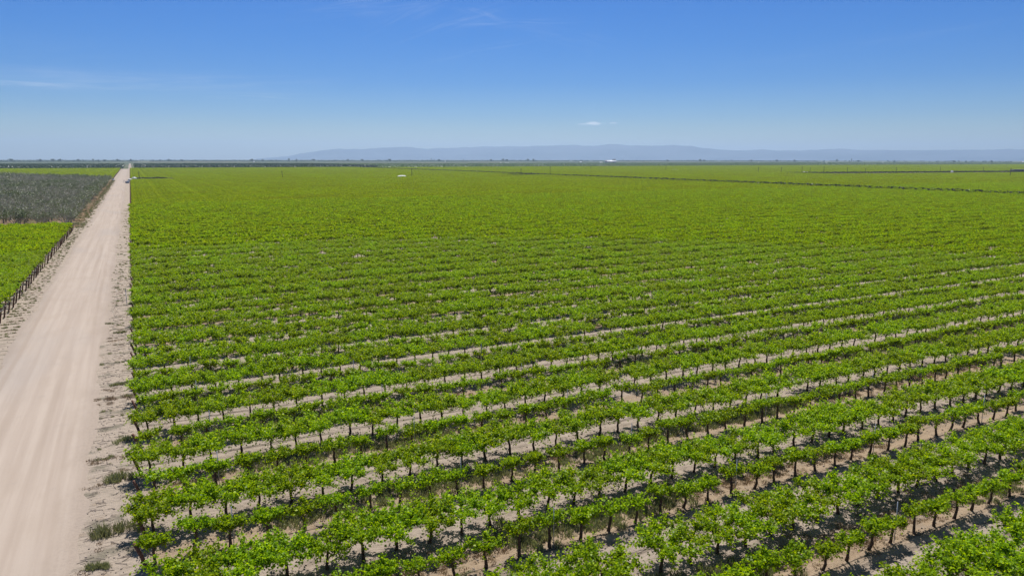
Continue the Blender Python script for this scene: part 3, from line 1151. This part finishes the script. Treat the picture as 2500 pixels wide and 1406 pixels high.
# ------------------------------------------------------------------ the grey orchard left of the road
def orchard_tree(seed, leafy):
    rng = np.random.default_rng(seed)
    tb, C = MB(), []
    tb.tube([(0, 0, -.1), (rng.normal(0, .03), rng.normal(0, .03), .7)], [.16, .13], 6, False)

    def grow(p, d, L, r, lev):
        d = d / np.linalg.norm(d)
        mid = p + d * L * .5 + rng.normal(0, .05 * L, 3)
        e = p + d * L + np.array([0, 0, .05 * L])
        tb.tube([tuple(p), tuple(mid), tuple(e)], [r, r * .8, r * .55], 5 if lev == 0 else 3, False)
        if lev >= 2:
            for q in (.3, .6, 1.0):
                if rng.random() < leafy:
                    C.append(p + d * L * q + rng.normal(0, .10, 3))
                    C.append(p + d * L * q + rng.normal(0, .16, 3))
        if lev == 3:
            return
        for j in range((5, 4, 3, 0)[lev]):
            nd = d + rng.normal(0, (.42, .55, .65)[lev], 3)
            nd[2] = abs(nd[2]) * .8 + (.18 if lev < 2 else -.05)
            q = rng.uniform(.45, 1.0)
            grow(p + d * L * q, nd, L * rng.uniform(.55, .8), r * .5, lev + 1)
    n = rng.integers(5, 7)
    for j in range(n):
        a = 2 * math.pi * (j + rng.uniform(-.3, .3)) / n
        grow(np.array([0, 0, .6]), np.array([math.cos(a), math.sin(a), 1.35]), rng.uniform(1.6, 2.1), .085, 0)
    fb = MB()
    fb.quads(leaf_quads(np.array(C), .19, .3, rng))
    return tb.mesh('branches', M['orchard_bark']), fb.mesh('foliage', M['orchard_leaf'])


OT = [orchard_tree(500 + i, lf) for i, lf in enumerate((.10, .16, .30, .12, .5, .2, .75))]
ocand = []
v = 250.0
while v < 950:
    j = 0
    while True:
        x = -18.6 - 6.2 * j
        j += 1
        if x < -.6 * v - 60:
            break
        if v < 722 + (-x - 18) * .7 and in_view(x, v, 3, 300):
            ocand.append((math.hypot(x, v), x + RNG.normal(0, .25), v + RNG.normal(0, .25), int(round((v - 250) / 6.2)), j))
    v += 6.2
ocand.sort()
pts, rot, scl, idx = [], [], [], []


def tree_kind(x, y):
    a = float(vnoise(np.array([x * .045]), np.array([y * .03]), 61)[0]) + RNG.normal(0, .13)
    near_edge = x > -22 or y < 254
    if a > .68 or (near_edge and RNG.random() < .6):
        return int(RNG.choice([4, 6, 2]))
    if a > .5:
        return int(RNG.choice([2, 5, 1]))
    return int(RNG.choice([0, 1, 3]))


ot_proto = {}
oseen = 0
for d, x, y, r_, c_ in ocand:
    vis = in_view(x, y, 3, 20)
    oseen += 1 if vis else 0
    kd = tree_kind(x, y)
    rz, sc = float(RNG.uniform(0, 6.28)), float(RNG.uniform(1.4, 1.85))
    sc *= .80 + .30 * min(1.0, (-x - 18) / 70.0)
    if vis and oseen <= 300:
        loc = (x, y, gz(x, y))
        if kd in ot_proto:
            e = copy_thing(ot_proto[kd], loc, rz, sc)
        else:
            e = empty('orchard_tree', loc, rz, sc)
            link('branches', OT[kd][0], e)
            link('foliage', OT[kd][1], e)
            ot_proto[kd] = e
        look = {0: 'bare grey-branched orchard tree', 1: 'grey orchard tree with few leaves', 3: 'almost leafless grey orchard tree', 2: 'grey orchard tree in thin green leaf',
                5: 'pale orchard tree with scattered leaves', 4: 'green-leaved orchard tree', 6: 'leafiest kind of green orchard tree'}[kd]
        tag(e, f'{look}, {ordw(c_)} from the road in the {ordw(r_ + 1)} row back', 'tree', 'orchard trees left of the road')
    else:
        pts.append((x, y, gz(x, y)))
        rot.append(rz)
        scl.append(sc)
        idx.append(kd)
scatter('orchard', pts, rot, scl, idx, [[src('branches', a), src('foliage', b_)] for a, b_ in OT], 'stuff', 'mass of grey thin-leaved orchard trees behind the front rows of trees', 'orchard')


# ------------------------------------------------------------------ dark orchards beyond the vines
def grove_mesh(seed, nx, ny, sp, h, leaf, per):
    rng = np.random.default_rng(seed)
    C = []
    for i in range(nx):
        for j in range(ny):
            c = np.array([(i + .5) * sp, (j + .5) * sp, h * .58])
            p = rng.normal(size=(per, 3))
            p /= np.linalg.norm(p, axis=1)[:, None]
            p *= rng.uniform(.75, 1.05, per)[:, None]
            C.append(c + p * np.array([sp * .52, sp * .52, h * .45]) * rng.uniform(.85, 1.15))
    b = MB()
    b.quads(leaf_quads(np.concatenate(C), leaf, .4, rng))
    return b.mesh('grove', M['tree_leaf'])


GR = [grove_mesh(700 + i, 10, 4, 6.0, 5.4, 2.1, 26) for i in range(3)]
GL = [grove_mesh(710 + i, 10, 4, 6.0, 2.7, 2.1, 18) for i in range(3)]
M_low = leaf_mat('low_crop_leaf', (.055, .10, .03), (.075, .13, .035), (.10, .16, .045), 1, tcol=(1.3, 1.3, .6), tfac=.3)
for g in GL:
    g.materials[0] = M_low
pts, rot, scl, idx = [], [], [], []


def grove_block(u0, u1, v0, v1, base, step_v=24.0, skip=0.0, gap=None):
    v = v0
    while v < v1:
        x = u0
        while x < u1 - 30:
            if not (gap and gap[0] - 60 < x < gap[1]) and RNG.random() >= skip and (in_view(x, v, 3, 60) or in_view(x + 60, v, 3, 60)):
                pts.append((x, v, gz(x, v)))
                rot.append(0)
                scl.append(1.0)
                idx.append(base + int(RNG.integers(0, 3)))
            x += 60
        v += step_v


grove_block(-12 - 1800, -12, 1556, 2250, 0)
grove_block(8, 470, 1556, 2250, 0)
grove_block(480, 4600, 1486, 2500, 3)
grove_block(-2600, 5600, 4600, 4680, 0, 40, .25)
scatter('distant_groves', pts, rot, scl, idx, [[src('grove', m)] for m in GR + GL], 'stuff', 'dark green groves and low crops between the vines and the horizon', 'groves')


# horizon trees
def far_tree(seed, w, h):
    rng = np.random.default_rng(seed)
    C = []
    for _ in range(9):
        c = np.array([rng.normal(0, w * .2), rng.normal(0, w * .2), h * rng.uniform(.4, .82)])
        p = rng.normal(size=(34, 3))
        p /= np.linalg.norm(p, axis=1)[:, None]
        C.append(c + p * np.array([w * .26, w * .26, h * .17]) * rng.uniform(.7, 1.1, 34)[:, None])
    fb = MB()
    fb.quads(leaf_quads(np.concatenate(C), w * .14, .3, rng))
    tb = MB()
    tb.tube([(0, 0, -1), (rng.normal(0, .2), 0, h * .35), (rng.normal(0, .3), 0, h * .6)], [.6, .45, .25], 6, False)
    for j in range(4):
        a = rng.uniform(0, 6.28)
        tb.tube([(0, 0, h * .3), (math.cos(a) * w * .2, math.sin(a) * w * .2, h * .6)], [.25, .1], 4, False)
    return tb.mesh('trunk', M['tree_bark']), fb.mesh('crown', M['tree_leaf'])


FT = [far_tree(800, 14, 17), far_tree(801, 16, 15), far_tree(802, 10, 18), far_tree(803, 5.5, 21)]
ft_proto = {}
FX = [(28, 1, 1.15), (98, 0, .95), (130, 1, 1.1), (148, 0, 1), (192, 0, .95), (228, 2, 1.05), (255, 1, .9), (286, 0, .95), (320, 2, 1.0), (412, 0, 1.0), (445, 1, .9), (616, 1, 1.15),
      (641, 0, .9), (706, 2, 1.25), (724, 2, 1.0), (766, 1, 1.1), (849, 0, 1.0), (885, 1, 1.05), (952, 1, 1.15), (1053, 3, 1.15), (1060, 3, .9), (1072, 1, 1.05),
      (1131, 3, .95), (1199, 1, 1.1), (1229, 0, 1.25), (1237, 1, 1.1), (1288, 0, 1.15), (1302, 0, 1.15), (1629, 1, 1.0), (1710, 0, 1.1), (1719, 1, 1.0),
      (1834, 0, .95), (1897, 1, 1.05), (1939, 0, .95), (2043, 2, 1.2), (2079, 3, 1.2), (2095, 1, .9), (2330, 1, .85), (2420, 0, .85)]
for n_, (px, kd, sc) in enumerate(FX):
    D = 4300 + 500 * float(RNG.random())
    p = at_dist(px, 394, D)
    loc = (p.x, p.y, gz(p.x, p.y))
    if kd in ft_proto:
        e = copy_thing(ft_proto[kd], loc, float(RNG.uniform(0, 6)), sc)
    else:
        e = empty('distant_tree', loc, 0, sc)
        link('trunk', FT[kd][0], e)
        link('crown', FT[kd][1], e)
        ft_proto[kd] = e
    tag(e, f'tiny {["round", "broad", "tall", "slim pointed"][kd]} dark tree on the horizon, {ordw(n_ + 1)} from the left', 'tree', 'single trees on the horizon')
# low unbroken tree line
pts, rot, scl, idx = [], [], [], []
for _ in range(1100):
    px = RNG.uniform(-60, W0 + 60)
    D = RNG.uniform(4700, 7600)
    p = at_dist(px, 394, D)
    if vnoise(np.array([px * .02]), np.array([D * .002]), 71)[0] < .38:
        continue
    pts.append((p.x, p.y, gz(p.x, p.y)))
    rot.append(RNG.uniform(0, 6))
    scl.append(RNG.uniform(.3, .68))
    idx.append(int(RNG.integers(0, 3)))
scatter('far_treeline', pts, rot, scl, idx, [[src('trunk', a), src('crown', b_)] for a, b_ in FT[:3]], 'stuff', 'thin hazy line of low trees along the horizon', 'tree line')


# ------------------------------------------------------------------ poles
def pole_thing(h, loc, rz, lean=0.0):
    e = empty('utility_pole', loc, rz)
    e.rotation_euler = (0, lean, rz)
    b = MB()
    b.tube([(0, 0, -.5), (0, 0, h * .5), (0, 0, h)], [.27, .24, .21], 8)
    b.build('pole', M['pole_wood'], e, True)
    b = MB()
    b.box((0, 0, h - .55), (2.4, .16, .20))
    for q in (-.95, 0.35, .95):
        b.lathe([(.001, .0), (.07, 0), (.05, .2), (.001, .22)], (q, 0, h - .48), 6)
    b.build('crossarm', M['pole_wood'], e)
    return e


POLES = [(340.5, 441, 419.5, .0, 'pole above the white tanks beside the road'), (690.5, 438, 417.5, -.07, 'lone slightly leaning pole in the vines right of the road'),
         (1005.5, 434, 413, 0, 'lone pole in the vines just right of the long white pile'), (1184, 409, 400, 0, 'short pole at the far edge of the vines'),
         (1272, 432, 412, 0, 'pole at the left end of the dark opening in the vines'), (1297, 431, 421, 0, 'shortest pole, over the dark opening in the vines'),
         (1343, 431, 407, 0, 'tall pole at the right end of the dark opening'), (1442.5, 416, 405.5, 0, 'small pole at the far vine edge, right of the centre'),
         (1625.5, 417, 405, 0, 'small far pole by the right dust cloud'), (1851, 424, 408.5, .03, 'leftmost pole of the line at the right'),
         (1907, 424, 409, 0, 'second pole from the left of the line at the right'), (1957.5, 424, 407.5, 0, 'pole beside the two white tanks at the right'),
         (1977, 424, 410, .06, 'leaning pole right of the two white tanks'), (2011, 424, 407.5, 0, 'fifth pole of the line at the right, standing tall'),
         (2068.5, 424, 409, 0, 'sixth pole of the line at the right'), (2112, 426, 411.5, .04, 'pole in front of the farm track at the right'),
         (2187.5, 422, 409, .04, 'pole above the middle of the farm track'), (2295, 421, 408, 0, 'thin pole near the right end of the farm track'),
         (2400, 420, 408.5, 0, 'faint pole left of the dark shed'), (2465.5, 433, 410.5, .03, 'tall pole in the vines in front of the dark shed')]
for (px, yb, yt, lean, lab) in POLES:
    p = at_ground(px, yb)
    D = math.hypot(p.x, p.y)
    zt = at_dist(px, yt, D).z
    e = pole_thing(zt - p.z, (p.x, p.y, p.z), RNG.uniform(-.3, .3), lean)
    tag(e, 'thin dark utility ' + lab, 'pole', 'utility poles across the fields')


# ------------------------------------------------------------------ tanks, sheds, vehicle, dark shed
def tank(name, loc, r, h, dome, label, group=None, mt='white_paint'):
    e = empty(name, loc)
    b = MB()
    b.lathe([(r * 1.0, -.3), (r, h * .5), (r * 1.012, h * .52), (r, h * .54), (r, h)], n=28)
    b.build('shell', M[mt], e, True)
    b = MB()
    b.lathe([(r * 1.03, h - .06), (r * 1.03, h), (r * .8, h + dome * .55), (r * .45, h + dome * .88), (.25, h + dome), (.22, h + dome + .15), (.01, h + dome + .18)], n=28)
    b.build('lid', M['white_roof'], e, True)
    tag(e, label, 'tank', group)
    return e


pt = at_ground(328.5, 442.5)
Y0 = pt.y
sc_m = math.hypot(pt.x, pt.y) / FPX     # metres per photo pixel there
t1 = tank('water_tank', (pt.x, Y0 + 2, gz(pt.x, Y0)), 5.0 * sc_m, 2.6, .9, 'large round white tank with a domed lid at the vine corner by the road', 'irrigation tanks by the road')
pt2 = at_ground(317.5, 444)
t2 = tank('water_tank', (pt2.x, pt2.y, gz(pt2.x, pt2.y)), 4.0 * sc_m, 2.1, .5, 'smaller low white tank between the road and the large tank', 'irrigation tanks by the road')
# filter station: blue grey boxes with a tall pipe
pf = at_ground(311.5, 447.8)
e = empty('filter_station', (pf.x, pf.y, gz(pf.x, pf.y)))
b = MB()
b.box((.3, 0, .95), (1.9, 1.4, 1.9))
b.box((.3, 0, 1.95), (2.1, 1.6, .12))
b.build('pump_box', M['blue_grey'], e)
for q in (-1.35, -.95):
    b = MB()
    b.lathe([(.28, 0), (.30, .3), (.30, 1.3), (.15, 1.55), (.01, 1.6)], (q, 0, 0), 12)
    b.build('filter_drum', M['steel'], e, True)
b = MB()
b.tube([(-2.6, 0, -.1), (-2.6, 0, 2.5), (-2.4, 0, 2.7), (-1.2, 0, 1.5)], .11, 8)
b.build('pipe', M['grey_conc'], e, True)
tag(e, 'small blue-grey pump and filter station on the road edge below the white tanks', 'pump station')

# vehicle parked on the left side of the road
pv = at_ground(277, 441.3)
e = empty('parked_pickup', (pv.x, pv.y, gz(pv.x, pv.y)), .03)
b = MB()
b.box((0, 0, .72), (1.9, 5.2, .62))
b.box((0, 2.45, .95), (1.8, .3, .3))
b.build('body', M['white_paint'], e)
b = MB()
b.box((0, .55, 1.70), (1.66, 1.9, .10))
b.box((0, .55, 1.10), (1.78, 2.3, .16))
b.build('cab_roof', M['white_roof'], e)
b = MB()
b.box((0, .55, 1.41), (1.62, 1.86, .47))
b.build('window', M['glass_dark'], e)
b = MB()
b.box((0, -2.66, .52), (1.8, .12, .2))
b.build('bumper', M['dark_sheet'], e)
for a in (-1, 1):
    for c in (-1.6, 1.6):
        b = MB()
        b.lathe([(.02, -.12), (.3, -.13), (.38, -.1), (.38, .1), (.3, .13), (.02, .12)], n=16)
        w = b.build('wheel', M['tyre'], e, True, (a * .88, c, .38))
        w.rotation_euler = (0, math.pi / 2, 0)
tag(e, 'white pickup parked facing away at the left edge of the road, far off', 'pickup')

# long white pile under a cover, out in the vines
pp = at_ground(981, 435.5)
e = empty('covered_pile', (pp.x, pp.y, gz(pp.x, pp.y)), -.33)
b = MB()
V, F = [], []
NX, NY = 24, 8
for i in range(NX + 1):
    for j in range(NY + 1):
        a, c = i / NX * 2 - 1, j / NY * 2 - 1
        hgt = 2.75 * (1 - abs(a) ** 5) * (1 - abs(c) ** 3) * (1 + .06 * math.sin(i * 1.9)) + (.25 * (1 - (a - .15) ** 2))
        V.append((a * 5.6, c * 2.2, hgt if abs(a) < .999 and abs(c) < .999 else -.1))
for i in range(NX):
    for j in range(NY):
        q = i * (NY + 1) + j
        F.append((q, q + NY + 1, q + NY + 2, q + 1))
b.add(V, F)
b.build('cover', M['tan_tarp'], e, True)
b = MB()
for q in (-3.6, 0, 3.6):
    b.tube([(q, -2.3, 0.2), (q, -1.2, 2.45), (q, 0, 3.05), (q, 1.2, 2.45), (q, 2.3, .2)], .05, 4, False)
b.build('strap', M['grey_conc'], e)
tag(e, 'long low pile under a white cover out in the vine field', 'covered pile')

for px, py, w_, h_, lab in [(1963, 423.6, 1.7, 2.3, 'left one of two small white tanks on the farm track'), (1970.5, 423.8, 1.4, 2.0, 'right one of two small white tanks on the farm track'),
                            (2092, 427, 3.0, 1.3, 'flat white tank below the farm track, seen end on'), (2324, 422, 1.7, 2.6, 'white tank on the farm track toward the dark shed')]:
    p = at_ground(px, py)
    tank('water_tank', (p.x, p.y, p.z), w_, h_, .4, lab, 'tanks along the farm track')


def gable(name, loc, rz, L, Wd, hw, hr, wallm, roofm, label, cat, group=None, door=True):
    e = empty(name, loc, rz)
    b = MB()
    b.box((0, 0, hw / 2 - .3), (L, Wd, hw + .6))
    b.build('wall', M[wallm], e)
    b = MB()
    a, c, o_ = L / 2 + .4, Wd / 2 + .4, .18
    V = [(-a, -c, hw - .05), (a, -c, hw - .05), (a, 0, hw + hr), (-a, 0, hw + hr), (-a, c, hw - .05), (a, c, hw - .05)]
    V2 = [(x, y, z + o_) for x, y, z in V]
    b.add(V + V2, [(0, 3, 2, 1), (3, 4, 5, 2), (6, 7, 8, 9), (9, 8, 11, 10), (0, 1, 7, 6), (4, 10, 11, 5), (0, 6, 9, 3), (3, 9, 10, 4), (1, 2, 8, 7), (2, 5, 11, 8)])
    for sx in (-1, 1):
        x0 = sx * (L / 2 - .02)
        b.add([(x0, -Wd / 2, hw), (x0, Wd / 2, hw), (x0, 0, hw + hr), (x0, 0, hw + hr - .001)], [(0, 1, 2, 3)])
    b.build('roof', M[roofm], e)
    if door:
        b = MB()
        b.box((L * .2, -Wd / 2 - .03, hw * .36), (min(4, L * .3), .1, hw * .72))
        b.build('door', M['dark_sheet'], e)
    tag(e, label, cat, group)
    return e


pb = at_ground(1493, 397.3)
D = math.hypot(pb.x, pb.y)
mpp = D / FPX
face = -math.atan2(pb.x, pb.y)
gable('long_barn', (pb.x, pb.y, pb.z), face, 22 * mpp, 18, 2.0 * mpp * 1.0, 3.0 * mpp, 'pale_wall', 'white_roof', 'long pale barn with a bright white roof near the horizon', 'barn')
q = at_dist(1489, 395, D + 90)
gable('packing_shed', (q.x, q.y, gz(q.x, q.y)), face, 24 * mpp, 16, 4.2 * mpp, 1.2 * mpp, 'pale_wall', 'pale_wall', 'pinkish shed rising just behind the long white-roofed barn', 'shed')
for px, lab in ((1496.8, 'left one of two grey silos behind the white-roofed barn'), (1501.2, 'right one of two grey silos behind the white-roofed barn')):
    q = at_dist(px, 395, D + 170)
    e = empty('silo', (q.x, q.y, gz(q.x, q.y)))
    b = MB()
    b.lathe([(3.7, -1), (3.7, 16.5), (3.6, 17)], n=20)
    b.build('drum', M['grey_conc'], e, True)
    b = MB()
    b.lathe([(3.9, 16.8), (3.9, 17.1), (.5, 20.0), (.01, 20.2)], n=20)
    b.build('cap', M['grey_conc'], e, True)
    tag(e, lab, 'silo', 'silos behind the barn')
SH = [(1418, 397.4, 5.5, 2.2, 'bright white shed left of the long barn'), (1467.5, 398.2, 6.5, 1.8, 'low white shed between the bright shed and the long barn'),
      (1223, 399.4, 2.6, 2.0, 'leftmost of three tiny white sheds left of the centre'), (1235, 399.3, 2.4, 1.6, 'middle one of three tiny white sheds'),
      (1240.5, 399.3, 2.6, 1.6, 'rightmost of three tiny white sheds'), (620, 397.2, 3.0, 2.4, 'single tiny white shed above the dark grove at the left'),
      (1087, 395.6, 2.6, 1.8, 'tiny white shed on the plain just below the mountains, left of the centre'), (1852, 398.6, 2.6, 1.8, 'tiny white shed above the first pole of the right-hand line'),
      (2015, 398.4, 2.4, 1.4, 'left one of two tiny adjoining white sheds at the right'), (2019, 398.4, 2.6, 1.4, 'right one of two tiny adjoining white sheds at the right'),
      (2156, 398.4, 3.2, 1.6, 'tiny white shed above the farm track, right of the adjoining pair'), (2497.5, 397.4, 2.6, 2.2, 'tiny white shed cut by the right edge of the photo'),
      (337, 391.8, 9.0, 1.0, 'pale low roof on the left horizon right of the road end')]
for px, py, w_, h_, lab in SH:
    p = at_ground(px, py)
    mp = math.hypot(p.x, p.y) / FPX
    gable('white_shed', (p.x, p.y, p.z), -math.atan2(p.x, p.y), w_ * mp, w_ * mp * .6, h_ * mp * .65, h_ * mp * .5, 'white_paint', 'white_roof', lab, 'shed', 'white sheds on the far plain')
# dark shed at the right edge
p1, p2 = at_ground(2477, 420.3), at_ground(2560, 419.5)
mp = math.hypot(p1.x, p1.y) / FPX
c = (p1 + p2) / 2
e = empty('dark_shed', (c.x, c.y, gz(c.x, c.y)), math.atan2(p2.y - p1.y, p2.x - p1.x))
Ls = (p2 - p1).length
b = MB()
b.box((0, 3, 2.3 * mp), (Ls, 8, 4.6 * mp))
b.build('wall', M['dark_sheet'], e)
b = MB()
b.box((0, 3, 4.85 * mp), (Ls + .6, 8.8, .35 * mp))
b.build('roof', M['grey_conc'], e)
b = MB()
for q in range(9):
    b.box((-Ls / 2 + (q + .5) * Ls / 9, -1.08, 2.2 * mp), (.25, .16, 4.4 * mp))
b.build('column', M['pole_wood'], e)
tag(e, 'long dark flat-roofed shed at the right edge, at the end of the farm track', 'shed')

# the pale farm track in the second block
b = MB()
ys_ = np.linspace(790, 2600, 60)
for a, c in zip(ys_[:-1], ys_[1:]):
    ya, yc = 700 - (a - 794) * .135, 700 - (c - 794) * .135
    b.add([(a, ya - 16, gz(a, ya) + .05), (c, yc - 16, gz(c, yc) + .05), (c, yc - 2, gz(c, yc) + .05), (a, ya - 2, gz(a, ya) + .05)], [(0, 1, 2, 3)])
tag(b.build('farm_track', M['road']), kind='structure')

# near-black leaf strips added as the shade on row faces across the openings
M_shade = leaf_mat('shade_leaf', (.010, .017, .004), (.017, .026, .006), (.03, .04, .01), 1, tfac=.05)  # leaf colour near black so the strips read as shade
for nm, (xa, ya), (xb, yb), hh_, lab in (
        ('shade_strip', (794, 700), (2500, 700 - 1706 * .135), 2.5, 'long dark strip for shaded vine faces behind the pale farm track at the right'),
        ('shade_strip', (443.5, 90), (443.5, 1470), 2.5, 'thin dark strip for shaded row ends along the avenue slanting across the vines'),
        ('shade_strip', (3, 785), (31, 785), 2.1, 'short dark strip for shaded vine faces right of the white tanks by the road'),
        ('shade_strip', (388, 771), (440, 771), 2.1, 'short dark strip for shaded vine faces between the two tall poles left of the centre')):
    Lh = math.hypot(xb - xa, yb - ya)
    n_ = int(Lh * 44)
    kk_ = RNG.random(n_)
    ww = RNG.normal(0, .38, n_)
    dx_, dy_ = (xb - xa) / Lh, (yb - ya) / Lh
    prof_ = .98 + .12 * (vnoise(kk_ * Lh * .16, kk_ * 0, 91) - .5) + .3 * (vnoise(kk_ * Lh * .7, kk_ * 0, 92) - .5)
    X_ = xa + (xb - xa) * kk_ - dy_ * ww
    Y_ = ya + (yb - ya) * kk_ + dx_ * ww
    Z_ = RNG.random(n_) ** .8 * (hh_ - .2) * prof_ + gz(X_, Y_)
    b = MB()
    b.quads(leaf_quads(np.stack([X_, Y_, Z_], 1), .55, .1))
    tag(b.build(nm, M_shade), lab, 'shade_strip', 'added shade strips between the vine blocks')

# ------------------------------------------------------------------ dust and haze
def vol_mat(name, col, dens, g=0.0):
    m = bpy.data.materials.new(name)
    m.use_nodes = True
    m.node_tree.nodes.clear()
    t = NT(m.node_tree)
    pv_ = t.n('ShaderNodeVolumePrincipled', {'Color': col, 'Density': dens, 'Anisotropy': g})
    o = t.n('ShaderNodeOutputMaterial')
    t.L.new(pv_.outputs[0], o.inputs['Volume'])
    return m


DM = vol_mat('dust_air', (.9, .88, .84), .012)
for px, py, wx, hz_, lab in ((1464, 407.5, 22, 5, 'thin pale dust cloud at the far vine edge, right of the centre'), (1648, 418, 24, 5, 'thin pale dust cloud over the vines by a small pole')):
    p = at_ground(px, py)
    mp = math.hypot(p.x, p.y) / FPX
    b = MB()
    prof = [(.01, 0), (.5, .02), (.9, .3), (1.0, .5), (.8, .75), (.4, .95), (.01, 1.0)]
    V, F = [], []
    for r, z in prof:
        for k_ in range(16):
            a = 2 * math.pi * k_ / 16
            V.append((r * math.cos(a) * wx * mp * .5 * (1 + .2 * math.sin(3 * a)), r * math.sin(a) * wx * mp * .25, z * hz_ * mp + .3))
    for i in range(len(prof) - 1):
        for k_ in range(16):
            F.append((i * 16 + k_, i * 16 + (k_ + 1) % 16, (i + 1) * 16 + (k_ + 1) % 16, (i + 1) * 16 + k_))
    b.add(V, F)
    o = b.build('dust_cloud', DM, loc=(p.x, p.y, p.z))
    o.rotation_euler = (0, 0, -math.atan2(p.x, p.y))
    tag(o, lab, 'dust', 'dust clouds over the fields', 'stuff')

HZ = 560.0
hb = MB()
hb.box((0, 0, (HZ - 120) / 2), (54000, 54000, HZ + 120))
hz = hb.build('haze', vol_mat('haze_air', (.595, .785, 1.0), 7.2e-5, .38))
tag(hz, kind='stuff', label='pale blue haze filling the air over the plain', cat='haze')
